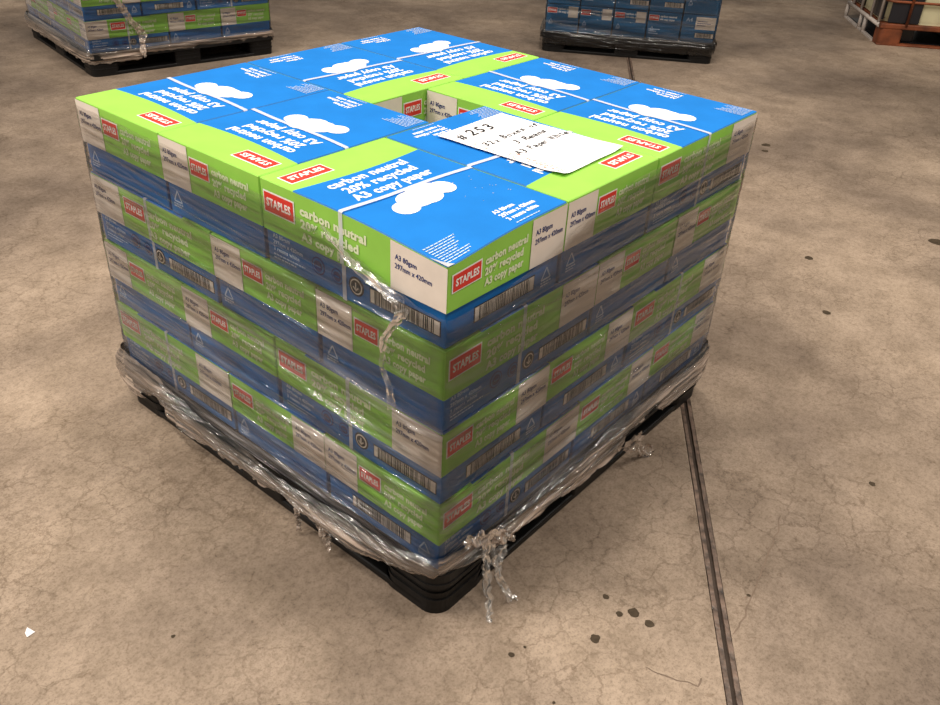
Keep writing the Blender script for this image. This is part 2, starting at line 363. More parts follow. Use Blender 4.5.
def base_bm(warp=ident):
    bm = bmesh.new(); ax, by = A_ / 2 - .005, B_ / 2 - .005; top = H_ - .006
    box(bm, -ax, ax, -by, by, .0006, top, 0, .003)
    t = H_ - .0005; A, B = A_ / 2, B_ / 2
    for sgn in (-1, 1):
        P = Panel(bm, (sgn * ax, -sgn * -1 * -B if False else (B if sgn < 0 else -B), t), (0, -1 if sgn < 0 else 1, 0), (0, 0, 1), (sgn, 0, 0), BASEM, warp)
        for i, (s, wd) in enumerate((('A3 80gsm', .046), ('297mm x 420mm', .080), ('3 reams white', .070))): P.text(s, .022, -.107 - .0125 * i, wd, .0075, PALEB, 1, .03)
        P.lines(.022, -.138, [.085, .06], .0065, .0028, PALEB)
        P.stamp(.142, -.122, .017); P.stamp(.190, -.124, .015); P.stamp(.236, -.126, .018, True)
        P.barcode(.268, .425, -.143, -.1145)
    P = Panel(bm, (-A, -by, t), (1, 0, 0), (0, 0, 1), (0, -1, 0), BASEM, warp); P.barcode(.072, .232, -.142, -.1125); P.triangle(.266, -.126, .015)
    P = Panel(bm, (A, by, t), (-1, 0, 0), (0, 0, 1), (0, 1, 0), BASEM, warp); P.triangle(.034, -.124, .015)
    return bm
def strap_bm(warp=ident):
    bm = bmesh.new(); w = .0048; y0 = .004; ax = A_ / 2 - .0002; top = H_ + .0010
    path = [(-ax + .005, .0003), (-ax + .0035, .0003), (-ax + .0035, .068), (-ax, .0695), (-ax, top - .002), (-ax + .002, top)] + [(-ax + .002 + (2 * ax - .004) * k / 12, top + .0002) for k in range(1, 12)] + [(ax - .002, top), (ax, top - .002), (ax, .0695), (ax - .0035, .068), (ax - .0035, .0003), (ax - .005, .0003)]
    prev = None; rings = []
    for i, (x, z) in enumerate(path):
        yc = y0 - .007 * (x / ax) + .002 * math.sin(x * 25)
        rings.append([bm.verts.new(warp(Vector((x, yc + s * w, z)))) for s in (-1, 1)])
    rings.append(rings[0])
    for a, b in zip(rings[:-1], rings[1:]): bm.faces.new((a[0], a[1], b[1], b[0]))
    return bm
proto = empty('paper_box'); G_MAIN = 'A3 copy paper boxes on the near pallet'
p_base = mesh_obj('base', base_bm(), BASEM, proto)
p_lid = mesh_obj('lid', lid_bm(), LIDM, proto)
p_strap = mesh_obj('strap', strap_bm(), STRAP, proto)
p_lid['label'] = 'green and blue printed lid with white end panels'; p_base['label'] = 'dark blue base with barcode print'; p_strap['label'] = 'translucent white packing strap'
first = [True]
def copybox(loc, rz, label, group, baseflip=False, strap=True):
    if first[0]: r = proto; first[0] = False; kids = [p_base, p_lid, p_strap]
    else:
        r = proto.copy(); COL.objects.link(r); kids = []
        for ch in (p_base, p_lid, p_strap) if strap else (p_base, p_lid):
            c = ch.copy(); COL.objects.link(c); c.parent = r; kids.append(c)
    kids[0].rotation_euler = (0, 0, math.pi if baseflip else 0)
    r.location = loc; r.rotation_euler = (0, 0, rz)
    tag(r, label, 'box', group); return r, kids
# layer plans: (x, y, quarter turns of the strip end from +y, flip base) on a 1.05 m square
a, b = A_, B_; S_ = 2 * a + b
def ctr(x0, y0, turned): w, h = (b, a) if turned else (a, b); return x0 + w / 2, y0 + h / 2
ODD = [('A', 0, 0, 0), ('B', a, 0, 0), ('C', 2 * a, 0, 1), ('F', 2 * a, a, 1), ('D', 0, b, 1), ('E', 0, b + a, 1), ('H', b, 2 * a, 2), ('G', b + a, 2 * a, 2)]
EVEN = [('A', 0, 0, 1), ('B', 0, a, 1), ('C', 0, 2 * a, 2), ('F', a, 2 * a, 0), ('D', b, 0, 2), ('E', b + a, 0, 2), ('H', 2 * a, b, 1), ('G', 2 * a, b + a, 1)]
TURN = {1: {'B': 2}, 2: {}, 3: {'B': 0}, 4: {'B': 3, 'C': 0, 'D': 0, 'E': 0}}
WHERE_ODD = {'A': 'at the corner nearest the camera', 'B': 'middle of the right side', 'C': 'at the right corner', 'F': 'behind its right corner box',
             'D': 'middle of the left side', 'E': 'at the left corner', 'H': 'behind the gap', 'G': 'at the far back corner'}
LAYN = {1: 'top layer', 2: 'second layer down', 3: 'third layer down', 4: 'bottom layer'}
ZB = .12
def layer(frame, z, k, plan, turn, lab, group, strap=True, flips=(), skip=()):
    for nme, x, y, q in plan:
        if nme in skip: continue
        turned = q % 2 == 1; q = turn.get(nme, q)
        cx, cy = ctr(x, y, turned); rnd = random.Random(k * 97 + ord(nme))
        p = frame @ Vector((cx + rnd.uniform(-.0008, .0008), cy + rnd.uniform(-.0008, .0008), z))
        r, kids = copybox(p, frame.to_euler().z + q * math.pi / 2 + rnd.uniform(-.002, .002), lab(nme), group, nme in flips, strap)
        yield nme, r, kids
I4 = Matrix.Identity(4); MAIN = {}
SPECIAL = {('B', 1): 'under the handwritten note'}
for k in (1, 2, 3, 4):
    z = ZB + (4 - k) * H_
    lab = lambda n, k=k: 'green blue paper box, near stack, %s, %s' % (LAYN[k], SPECIAL.get((n, k), WHERE_ODD[n]))
    for nme, r, kids in layer(I4, z, k, ODD if k % 2 else EVEN, TURN[k], lab, G_MAIN, flips=(('A', 'B') if k == 4 else ()), skip=('F', 'G', 'H') if k in () else ()):
        MAIN[(k, nme)] = (r, kids)
# the top corner box nearest the camera is crushed down a little at its corner
def crush(p):
    wx, wy = p.x + A_ / 2, p.y + B_ / 2; r = math.sqrt((wx / 1.15) ** 2 + (wy * .8) ** 2)
    f = math.exp(-(r / .105) ** 1.7); h = max(0, min(1, (p.z - (H_ - .095)) / .095))
    return Vector((p.x, p.y, p.z - .0150 * f * h))
r, kids = MAIN[(1, 'A')]
for i, fn in ((1, lambda: lid_bm(crush, True)),):
    me = bpy.data.meshes.new('lid'); bm = fn(); bm.to_mesh(me); bm.free()
    for mt in LIDM: me.materials.append(mt)
    kids[i].data = me
kids[1]['label'] = 'blue and green lid with a crushed, torn near corner'
me = kids[0].data.copy()      # the base gives way under the crushed corner
for v in me.vertices:
    if v.co.z > H_ - .03: v.co = crush(v.co) - Vector((0, 0, .0))
    if v.co.z > H_ - .03 and v.co.x < -.12 and v.co.y < -.19: v.co.z -= .012
kids[0].data = me

# ---------------------------------------------------------------- pallets
def pallet_bm(W0, off=.018, h=.12):
    bm = bmesh.new(); x0, x1 = -off, W0 + off
    prism(bm, rrect(x0, x1, x0, x1, .045), h - .026, h - .0012)          # deck
    prism(bm, rrect(x0 - .002, x1 + .002, x0 - .002, x1 + .002, .047), h - .034, h - .024)
    i0, i1 = x0 + .012, x1 - .012
    # base frame: rails all round and a cross
    def rail(a0, a1, b0, b1): box(bm, a0, a1, b0, b1, .0, .018, 0, .004)
    w = .10
    prism(bm, rrect(i0, i0 + .16, i0, i0 + .16, .04), 0, .018); prism(bm, rrect(i1 - .16, i1, i0, i0 + .16, .04), 0, .018); prism(bm, rrect(i0, i0 + .16, i1 - .16, i1, .04), 0, .018); prism(bm, rrect(i1 - .16, i1, i1 - .16, i1, .04), 0, .018)
    for q in (i0 + .001, (i0 + i1 - w) / 2, i1 - w - .001):
        rail(i0 + .05, i1 - .05, q, q + w); rail(q, q + w, i0 + .05, i1 - .05)
    bw, mid = .15, (i0 + i1) / 2
    for cx in (i0 + bw / 2, mid, i1 - bw / 2):
        for cy in (i0 + bw / 2, mid, i1 - bw / 2):
            prism(bm, rrect(cx - bw / 2, cx + bw / 2, cy - bw / 2, cy + bw / 2, .038 if (cx != mid and cy != mid) else .012), .016, h - .03)
            for z in (.034, .054, .074):   # moulded ribs round every foot
                e = .003; prism(bm, rrect(cx - bw / 2 - e, cx + bw / 2 + e, cy - bw / 2 - e, cy + bw / 2 + e, .041 if (cx != mid and cy != mid) else .014), z, z + .006)
    return bm
def pallet(loc, rz, label, W0=1.05):
    o = mesh_obj('plastic_pallet', pallet_bm(W0), DARKPL); o.location = loc; o.rotation_euler = (0, 0, rz); return tag(o, label, 'pallet', 'black plastic pallets')
pallet((0, 0, 0), 0, 'black plastic pallet on the floor under the large near stack of green and blue boxes')

# ---------------------------------------------------------------- stretch film
def ring_pt(s, W0, off, rad=.03):
    """perimeter point: s in 0..4, one unit per side; s=0 near corner going along +x; returns point, outward normal"""
    s %= 4; side = int(s); t = s - side; L_ = W0 + 2 * off; d = t * L_
    c = rad
    if d < c or d > L_ - c:
        # rounded corner
        if d < c: ang = -45 + 45 * (d / c); cc = c
        else: ang = 45 * ((d - (L_ - c)) / c); cc = L_ - c
        th = math.radians(ang); x = cc + c * math.sin(th); y = c - c * math.cos(th); n = (math.sin(th), -math.cos(th))
    else: x, y, n = d, 0, (0, -1)
    x -= off; y -= off
    for _ in range(side):
        x, y = W0 - y, x; n = (-n[1], n[0])
    return Vector((x, y, 0)), Vector((n[0], n[1], 0))
def fbm(x, y, z=0): return noise.fractal(Vector((x, y, z)), .8, 2.1, 4)
def sheet(W0, ns, nt_, zlo, zhi, off, amp, layers, seed=0, hole=None, smax=4.0, s0=0.0, freq=1.0):
    bm = bmesh.new(); uvl = bm.loops.layers.uv.new('UVMap'); ll = bm.verts.layers.float.new('layers')
    grid = []
    for i in range(ns + 1):
        s = s0 + smax * i / ns; p, n = ring_pt(s, W0, 0, .012); a0, a1 = zlo(s), zhi(s); col = []
        for j in range(nt_ + 1):
            t = j / nt_; z = a0 + (a1 - a0) * t
            m_ = s * 1.05
            per = m_ if smax < 4 else m_
            w1 = fbm(per * 1.2 * freq + seed, (z + .06 * math.sin(per * 1.5)) * 34, seed); w2 = fbm(per * 5 * freq + seed, z * 90, seed + 5)
            cn = abs((s + .5) % 1 - .5); d = off(s, z, t) + amp(s, z, t) * (.25 + .75 * ss(cn, .01, .06)) * max(0, .5 + .6 * w1 + .35 * w2)
            v = bm.verts.new(p + n * d + Vector((0, 0, z))); v[ll] = layers(s, z, t); col.append((v, per, z))
        grid.append(col)
    for i in range(ns):
        for j in range(nt_):
            q = (grid[i][j], grid[i + 1][j], grid[i + 1][j + 1], grid[i][j + 1])
            if hole and hole((q[0][1] + q[1][1]) / 2 / 1.05, (q[0][2] + q[2][2]) / 2): continue
            f = bm.faces.new([v[0] for v in q]); f.smooth = True
            for lp, v in zip(f.loops, q): lp[uvl].uv = (v[1], v[2])
    return bm
def ss(x, e0, e1):
    t = max(0, min(1, (x - e0) / (e1 - e0))); return t * t * (3 - 2 * t)
def lerp_tab(tab, x):
    for (x0, y0), (x1, y1) in zip(tab, tab[1:]):
        if x <= x1: t = (x - x0) / (x1 - x0); t = max(0, min(1, t)); return y0 + (y1 - y0) * t
    return tab[-1][1]
def yof(s): return (4 - s) * 1.05        # left face (x=0), distance from the near corner
TOPZ = .7728
HI = [(0, .668), (.12, .672), (.24, .690), (.36, .735), (.5, .757), (3.0, .760), (3.45, .757), (3.62, .742), (3.78, .718), (3.88, .690), (3.96, .672), (4, .668)]
zhi = lambda s: lerp_tab(HI, s % 4 if s < 4 else 4) + .003 * fbm(s * 14, 3)
YB = [(-.02, .118), (.069, .100), (.151, .085), (.20, .052), (.239, .051), (.30, .066), (.362, .054), (.392, .077), (.486, .064), (.599, .066), (.70, .060), (.78, .050), (.835, .060), (.852, .104), (.90, .098), (.915, .080), (.96, .060), (1.0, .052), (1.05, .058)]
YT = [(-.02, .165), (.08, .146), (.216, .131), (.368, .118), (.534, .116), (.717, .120), (.867, .150), (1.05, .158)]
XB = [(0, .118), (.06, .112), (.12, .090), (.216, .082), (.357, .083), (.45, .060), (.516, .068), (.60, .060), (.66, .092), (.778, .097), (.82, .070), (.888, .069), (.979, .066), (1.05, .06)]
def rag(s):  # ragged bottom edge of the bunched film
    s %= 4
    if s >= 3: base = lerp_tab(YB, yof(s))
    elif s <= 1: base = lerp_tab(XB, s * 1.05)
    else: base = .06
    return base + .006 * fbm(s * 26, 1.3) + .004 * fbm(s * 90, 4)
def sktop(s):
    s %= 4
    if s >= 3: base = lerp_tab(YT, yof(s))
    elif s <= 1: base = lerp_tab([(0, .165), (.1, .150), (.4, .140), (.8, .160), (1.05, .165)], s * 1.05)
    else: base = .158
    return base + .006 * fbm(s * 5, 9)
wrap = empty('stretch_wrap', (0, 0, 0)); tag(wrap, 'clear wrinkled stretch film wrapped around the near stack, bunched and torn along the bottom', 'film')
band = lambda z: max(math.exp(-((z - (ZB + H_ * q)) / .020) ** 2) for q in (1, 2, 3))
def main_layers(s, z, t):
    # more turns of film towards the bottom; each turn slopes a little
    sl = z + .05 * math.sin(s * 1.57 + .6)
    v = -.04 + .13 * ss(.60 - sl, 0, .40) + .10 * ss(.20 - z, 0, .06)
    stripe = fbm(s * 1.2, sl * 22, 7)
    v += .34 * max(0, stripe) * ss(.66 - sl, 0, .1) + .10 * band(z + .012)
    if s % 4 < 1: v -= .09 * ss(z, .30, .50)
    if t > .985: v += .12
    if s % 4 < .10 and .135 < z < .19: v = -.6      # torn open near the corner
    return v
# long creases pulled into the film: (start, end) as (distance from the near corner, height), then height of the crease
CL_ = [(.52, .420, .23, .407, .005), (.491, .398, -.005, .335, .007), (.60, .405, .02, .376, .006), (.45, .385, .05, .352, .006), (.40, .372, .0, .345, .005), (.966, .681, .442, .644, .004), (.90, .66, .50, .63, .004), (.587, .744, .249, .752, .003),
      (.765, .543, .264, .510, .005), (.94, .645, .505, .612, .003), (.738, .125, .039, .150, .006), (.809, .140, .287, .162, .006), (.65, .150, .05, .175, .006), (.257, .624, .006, .625, .003), (.976, .344, .532, .343, .006), (.90, .330, .40, .325, .005), (.327, .393, -.001, .442, .005), (.95, .38, .60, .36, .005), (.75, .40, .45, .39, .004), (1.04, .52, .7, .50, .004), (.30, .25, .0, .235, .004), (.9, .24, .3, .225, .004)]
CR_ = [(-.004, .461, .324, .447, .005), (.002, .307, .354, .275, .005), (.107, .200, .923, .225, .006), (.024, .607, .295, .610, .004), (.295, .61, 1.003, .587, .004), (.346, .665, .880, .692, .003), (.144, .426, .899, .416, .004), (.362, .232, 1.009, .276, .006), (.167, .175, .703, .160, .006), (.05, .165, .60, .175, .006), (.4, .255, 1.0, .250, .005), (.3, .44, 1.0, .45, .004), (.5, .34, 1.0, .33, .005)]
def creases(s, z):
    s %= 4; d = 0
    if s >= 3: x = yof(s); tb = CL_
    elif s <= 1: x = s * 1.05; tb = CR_
    else: return 0
    for x0, z0, x1, z1, h in tb:
        if x0 > x1: x0, z0, x1, z1 = x1, z1, x0, z0
        if x < x0 or x > x1: continue
        zc = z0 + (z1 - z0) * (x - x0) / (x1 - x0) + .004 * noise.noise(Vector((x * 7, z0 * 40, 3))) + .0015 * noise.noise(Vector((x * 30, z0 * 40, 8)))
        e = abs(z - zc)
        if e > .016: continue
        L_ = ss(x, x0, x0 + .06) * ss(-x, -x1, -x1 + .06) * (.6 + .5 * noise.noise(Vector((x * 12, z0 * 50, 1))))
        d += h * L_ * math.exp(-(e / .0042) ** 2)
    return d
def main_amp(s, z, t):
    return .005 + .004 * band(z) + .003 * ss(.45 - z, 0, .2)
def main_off(s, z, t):
    # the film bridges the step between lid and base
    return .0045 + .006 * ss(.16 - z, 0, .05) + creases(s, z)
o = mesh_obj('film', sheet(S_, 700, 330, lambda s: .115, zhi, main_off, main_amp, main_layers), FILM, wrap); o['label'] = 'clear wrinkled film over the sides'
def skoff(s, z, t):
    q = s % 4; g = .50 if q < 1.1 else 1
    return g * (.014 + .013 * math.sin(t * math.pi) - .006 * ss(t, .72, 1)) * (1 - .35 * math.exp(-(min(q, 4 - q) / .10) ** 2)) + .004
def hole(s, z):
    s = s % 4; y = yof(s)
    for hy, hz, ry, rz in ((.93, .079, .018, .009), (.10, -1, .1, .1)):
        if ((y - hy) / ry) ** 2 + ((z - hz) / rz) ** 2 < 1: return True
    return False
o = mesh_obj('film_skirt', sheet(S_, 900, 56, rag, sktop, skoff, lambda s, z, t: .017, lambda s, z, t: .10 + .25 * ss(1 - t, .8, 1) - .5 * ss(t, .75, 1), seed=3, hole=hole, freq=1.0), SKIRTF, wrap, True)
o['label'] = 'brownish bunched film bulging over the pallet edge'
def crumpled(path, widths, seed, amp=.01, nx=10, rag_=.3):
    """a crushed ribbon of film along a path"""
    bm = bmesh.new(); uvl = bm.loops.layers.uv.new('UVMap'); ll = bm.verts.layers.float.new('layers'); n_ = len(path); P = []
    K = 8
    for i in range((n_ - 1) * K + 1):
        f = i / K; i0 = min(int(f), n_ - 2); t = f - i0
        P.append((Vector(path[i0]).lerp(Vector(path[i0 + 1]), t), widths[i0] * (1 - t) + widths[i0 + 1] * t, f))
    rows = []
    for i, (p, w, f) in enumerate(P):
        d = (P[min(i + 1, len(P) - 1)][0] - P[max(i - 1, 0)][0]).normalized(); side = d.cross(Vector((-.65, -.65, .3))).normalized(); up = side.cross(d)
        row = []
        for k in range(nx + 1):
            u = k / nx - .5; e = 1 + rag_ * noise.noise(Vector((f * 3, 9 * (u > 0), seed)))
            q = p + side * u * w * e + up * amp * 2 * noise.noise(Vector((u * w * 120, f * 2.2, seed))) + side * amp * noise.noise(Vector((f * 3, u * 4, seed + 3))) + Vector((0, 0, amp * .8 * noise.noise(Vector((f * 4, u * 8, seed + 8)))))
            if q.z < .002: q.z = .002
            v = bm.verts.new(q); v[ll] = .12 + .2 * abs(u); row.append((v, u * w, f * .03))
        rows.append(row)
    for i in range(len(rows) - 1):
        for k in range(nx):
            q = (rows[i][k], rows[i + 1][k], rows[i + 1][k + 1], rows[i][k + 1]); f = bm.faces.new([v[0] for v in q]); f.smooth = True
            for lp, v in zip(f.loops, q): lp[uvl].uv = (v[1], v[2])
    return bm
def strip(path, widths, seed, parent, amp=.008, label=None, mat=None, name='torn_strip'):
    o = mesh_obj(name, crumpled(path, widths, seed, amp), mat or TORN, parent)
    if label: o['label'] = label
    return o
strip([(.10, -.034, .145), (.092, -.042, .10), (.085, -.055, .055), (.070, -.075, .018), (.055, -.085, .004)], [.012, .016, .013, .012, .004], 1, wrap, label='shiny torn tail reaching the floor')
strip([(.112, -.034, .14), (.115, -.044, .09), (.122, -.060, .045), (.125, -.080, .014), (.135, -.09, .004)], [.014, .010, .014, .014, .005], 2, wrap, label='shiny torn tail reaching the floor')
strip([(.045, -.020, .178), (.075, -.032, .172), (.105, -.036, .158), (.135, -.034, .140), (.165, -.036, .118), (.18, -.036, .11)], [.008, .026, .038, .036, .02, .004], 3, wrap, .009, 'crumpled knot of film', SKIRTF, 'film_knot')
strip([(.15, -.04, .115), (.125, -.046, .09), (.12, -.05, .055)], [.02, .018, .006], 4, wrap)
strip([(-.030, .372, .075), (-.032, .366, .05), (-.034, .362, .03), (-.038, .360, .014)], [.016, .010, .007, .012], 5, wrap, .006, 'small torn flap', SKIRTF)
strip([(-.030, .29, .080), (-.032, .278, .055), (-.034, .272, .032), (-.036, .268, .018)], [.032, .024, .012, .006], 6, wrap, .006, 'small torn flap', SKIRTF)
strip([(.62, -.04, .10), (.64, -.045, .075), (.665, -.05, .05), (.69, -.045, .035), (.715, -.05, .008), (.735, -.055, .004)], [.07, .05, .012, .03, .045, .008], 7, wrap, .006, 'curled loose flap at the right side', SKIRTF)
# twisted clear strand lying over the left face near the corner
strip([(-.012, .267, .741), (-.013, .22, .712), (-.013, .179, .693), (-.013, .13, .680), (-.013, .094, .672), (-.014, .080, .655), (-.014, .097, .628), (-.014, .124, .585), (-.014, .129, .530), (-.014, .112, .500), (-.014, .104, .455)], [.006, .010, .014, .016, .020, .020, .013, .012, .008, .010, .016], 8, wrap, .0025, 'twisted clear strand', TORN, 'film_strand')

# ---------------------------------------------------------------- handwritten note
NOTEM = [PAPER, INK, SMUDGE]
def note_bm():
    bm = bmesh.new(); nx, ny = 14, 20; W_, L_ = .21, .297
    h = lambda x, y: .0016 + .0016 * (1 + noise.noise(Vector((x * 14, y * 14, 2)))) + .004 * ss(-y, .25, .30) * ss(x, .02, .0) + .003 * ss(x, .17, .21) * ss(-y, .2, .3)
    g = [[bm.verts.new((W_ * i / nx, -L_ * j / ny, h(W_ * i / nx, -L_ * j / ny))) for i in range(nx + 1)] for j in range(ny + 1)]
    for j in range(ny):
        for i in range(nx): f = bm.faces.new((g[j][i], g[j + 1][i], g[j + 1][i + 1], g[j][i + 1])); f.smooth = True
    wp = lambda p: Vector((p.x, p.y, p.z + h(p.x, p.y)))
    P = Panel(bm, (0, 0, .0), (1, 0, 0), (0, 1, 0), (0, 0, 1), NOTEM, wp)
    rnd = random.Random(5)
    def hand(t, x, y, sz, adv, lean=.25):
        for ch in t:
            if ch != ' ': P.text(ch, x, y + rnd.uniform(-.001, .001), sz * rnd.uniform(.60, .82) * (.45 if ch in 'ri1t' else 1), sz * (1.0 if ch.isupper() or ch.isdigit() or ch in '#hlkBt' else .85), BLACK, 1.4, .012, lean)
            x += adv * (.62 if ch in 'ri1t' else 1)
    hand('#', .016, -.052, .028, .02); hand('253', .050, -.050, .030, .028)
    hand('32x', .022, -.108, .019, .016); hand('Boxes of', .082, -.104, .019, .0155); hand('3 Reams', .078, -.140, .018, .0145); hand('A3', .028, -.180, .019, .017); hand('Paper White', .072, -.176, .018, .0135)
    for q in range(26):   # brown offset marks along the edges
        x = rnd.uniform(.005, .022); y = -rnd.uniform(.05, .29); w = rnd.uniform(.002, .008); P.rect(x, x + w, y, y + rnd.uniform(.0008, .003), SMUDGE, 1.2)
    for q in range(22):
        y = -rnd.uniform(.16, .288); x = rnd.uniform(.004, .030); P.rect(x, x + .003, y, y + rnd.uniform(.002, .008), SMUDGE, 1.3)
    return bm
o = mesh_obj('paper_note', note_bm(), NOTEM); o.location = (.377, .366, TOPZ + .0008); o.rotation_euler = (0, 0, .035)
tag(o, 'white sheet with handwritten black notes lying on top of the near stack', 'paper')

# ---------------------------------------------------------------- floor
AX = Vector((.8305, .557, 0)).normalized(); AY = Vector((-AX.y, AX.x, 0)); J0 = Vector((.215, -.523, 0))
def floor_part(y0, y1, name, mt, z0, z1, x0=-8, x1=22):
    bm = bmesh.new(); c = [J0 + AX * x + AY * y for x, y in ((x0, y0), (x1, y0), (x1, y1), (x0, y1))]
    prism(bm, [(p.x, p.y) for p in c], z0, z1); o = mesh_obj(name, bm, mt); return struct(o)
gw = .015
XJ = (Vector((6.5, 2.4, 0)) - J0).dot(AX)
bm = bmesh.new()
def quad(x0, x1, y0, y1, z0, z1, mi):
    c = [J0 + AX * x + AY * y for x, y in ((x0, y0), (x1, y0), (x1, y1), (x0, y1))]; prism(bm, [(p.x, p.y) for p in c], z0, z1, mi)
# floor slabs either side of the expansion joint and the cross joint
cx = (Vector((6.65, 2.3, 0)) - J0).dot(AX); 
quad(-8, cx - .008, gw, 14, -.12, 0, 0); quad(-8, cx - .008, -12, -gw, -.12, 0, 0); quad(cx + .008, 22, gw, 14, -.12, 0, 0); quad(cx + .008, 22, -12, -gw, -.12, 0, 0)
quad(-8, 22, -12, 14, -.16, -.12, 0)
def blob(x, y, r, seed, mi=1, asp=1.0):
    n_ = 14; pts = []
    for i in range(n_):
        a_ = i * 2 * math.pi / n_; rr = r * (1 + .35 * noise.noise(Vector((math.cos(a_) * 1.3, math.sin(a_) * 1.3, seed))))
        pts.append((x + rr * math.cos(a_) * asp, y + rr * math.sin(a_)))
    f = bm.faces.new([bm.verts.new((px, py, .0006)) for px, py in pts]); f.material_index = mi
for i, (x, y, r) in enumerate(((.268, -.217, .0065), (.249, -.260, .007), (.271, -.280, .0115), (.268, -.316, .0095), (.166, -.258, .010), (.029, -.162, .006), (.06, -.17, .003), (3.164, .74, .022), (3.078, .706, .016), (-.365, .33, .004), (.47, -.43, .004), (1.9, .35, .02), (2.1, .1, .015), (1.75, -.1, .014), (.205, -.60, .007), (-.33, .07, .006), (.0, -.28, .003), (1.0, -.5, .008), (2.6, -.2, .03))): blob(x, y, r, i)
def crackline(pts, w, mi=2):
    pts = [Vector((*p, 0)) for p in pts]; fine = []
    for i in range(len(pts) - 1):
        for k in range(8): fine.append(pts[i].lerp(pts[i + 1], k / 8))
    fine.append(pts[-1]); prev = None
    for i, p in enumerate(fine):
        d = (fine[min(i + 1, len(fine) - 1)] - fine[max(i - 1, 0)]).normalized(); n_ = Vector((-d.y, d.x, 0)); q = p + n_ * .006 * noise.noise(p * 40); ww = w * (.6 + .6 * abs(noise.noise(p * 30 + Vector((3, 3, 3))))) * (.4 if i in (0, len(fine) - 1) else 1)
        c = (bm.verts.new(q + n_ * ww + Vector((0, 0, .0005))), bm.verts.new(q - n_ * ww + Vector((0, 0, .0005))))
        if prev: f = bm.faces.new((prev[0], prev[1], c[1], c[0])); f.material_index = mi
        prev = c
crackline([(.742, -.38), (.70, -.395), (.588, -.415), (.45, -.44), (.358, -.454)], .0022)
crackline([(.174, -.363), (.19, -.42), (.205, -.455), (.225, -.452)], .0018)
LINE = plain('faint_scratch', (.15, .105, .075), .6, .3, .2, 30)
fl = struct(mesh_obj('floor', bm, [CONC, OIL, LINE])); bmf = None
def joint(y0, y1, z0, z1, mt, name, wob=.0015):
    bm2 = bmesh.new(); n_ = 500; prev = None
    for i in range(n_ + 1):
        x = -3 + 13 * i / n_; j1 = wob * noise.noise(Vector((x * 30, y0 * 50, 1))); j2 = wob * noise.noise(Vector((x * 30, y1 * 50, 5)))
        c = []
        for y, z in ((y0 + j1, z0), (y1 + j2, z0), (y1 + j2, z1), (y0 + j1, z1)):
            p = J0 + AX * x + AY * y; c.append(bm2.verts.new((p.x, p.y, z)))
        if prev:
            for k in range(4): bm2.faces.new((prev[k], prev[(k + 1) % 4], c[(k + 1) % 4], c[k]))
        prev = c
    return struct(mesh_obj(name, bm2, mt))
joint(-.0135, -.0045, -.03, .0012, STEEL, 'trim_1'); joint(.0045, .0135, -.03, .0012, STEEL, 'trim_2'); joint(-.0045, .0045, -.03, -.006, GROOVE, 'trim_3', 0)

bm = bmesh.new(); vs = [bm.verts.new(p) for p in ((0, 0, .002), (.016, .002, .001), (.009, .014, .010), (.002, .012, .002))]
bm.faces.new((vs[0], vs[1], vs[2])); bm.faces.new((vs[0], vs[2], vs[3])); bm.faces.new((vs[0], vs[3], vs[1])); bm.faces.new((vs[1], vs[3], vs[2]))
o = mesh_obj('paper_scrap', bm, PAPER); o.location = (-.545, .522, 0); tag(o, 'tiny white folded scrap of paper lying on the bare floor at the left', 'scrap')

# ---------------------------------------------------------------- background pallet of green and blue boxes
def frame(x, y, ang): m_ = Matrix.Rotation(ang, 4, 'Z'); m_.translation = Vector((x, y, 0)); return m_
FL = frame(1.418, 3.735, -.18)
pallet(FL.translation, -.18, 'black plastic pallet on the floor behind, left, under the distant stack of green boxes')
TL_ = {1: {'A': 1}, 2: {}, 3: {}}
WL = {'A': 'at its nearest corner', 'B': 'middle of its left side', 'C': 'at its left corner', 'D': 'middle of its front side', 'E': 'at its right corner', 'F': 'at the back', 'G': 'at the far corner', 'H': 'behind, on the right'}
for k in (1, 2, 3):
    nm = {1: 'bottom layer', 2: 'second layer up', 3: 'third layer up'}[k]
    plan = [(n, x, y, q) for n, x, y, q in (EVEN if k % 2 else ODD) if n in 'ABCDE' or k == 0]
    for _ in layer(FL, ZB + (k - 1) * H_, 20 + k, plan, {1: {'A': 3, 'D': 2, 'E': 2}, 2: {}, 3: {}}[k], lambda n, nm=nm: 'green paper box, distant left stack, %s, %s' % (nm, WL[n]), 'A3 copy paper boxes on the distant left pallet', strap=True): pass
def bgwrap(F_, W0, h, label, off, dark, ns=360, nt_=90, ragz=.05):
    e = empty('stretch_wrap'); e.matrix_world = F_; tag(e, label, 'film')
    f = mesh_obj('film', sheet(W0, ns, nt_, lambda s: .11, lambda s: h, lambda s, z, t: .005, lambda s, z, t: .006, lambda s, z, t: -.02 + .2 * max(0, fbm(s * 3, z * 20, off)) + (.34 if s > 3.03 else 0) + .12 * ss(.2 - z, 0, .08), seed=off), FILM, e, True)
    return e
WL_ = bgwrap(FL, S_, .60, 'clear stretch film around the distant left stack of green boxes', 11, 0)
o = mesh_obj('film_skirt', sheet(S_, 420, 26, lambda s: .068 + .03 * (s < 1 and s > .25) + .012 * fbm(s * 20, 4), lambda s: .145, skoff, lambda s, z, t: .012, lambda s, z, t: .10 * (1 - t) - .5 * ss(t, .7, 1), seed=6, freq=1.4), SKIRTF, WL_, True)
strip([(.16, -.02, .40), (.20, -.022, .33), (.235, -.022, .26), (.27, -.022, .22), (.28, -.022, .19), (.268, -.03, .15), (.262, -.05, .11), (.262, -.06, .085)], [.03, .035, .03, .04, .05, .03, .035, .008], 12, WL_, .008, 'twisted hanging strand', SKIRTF, 'film_strand')

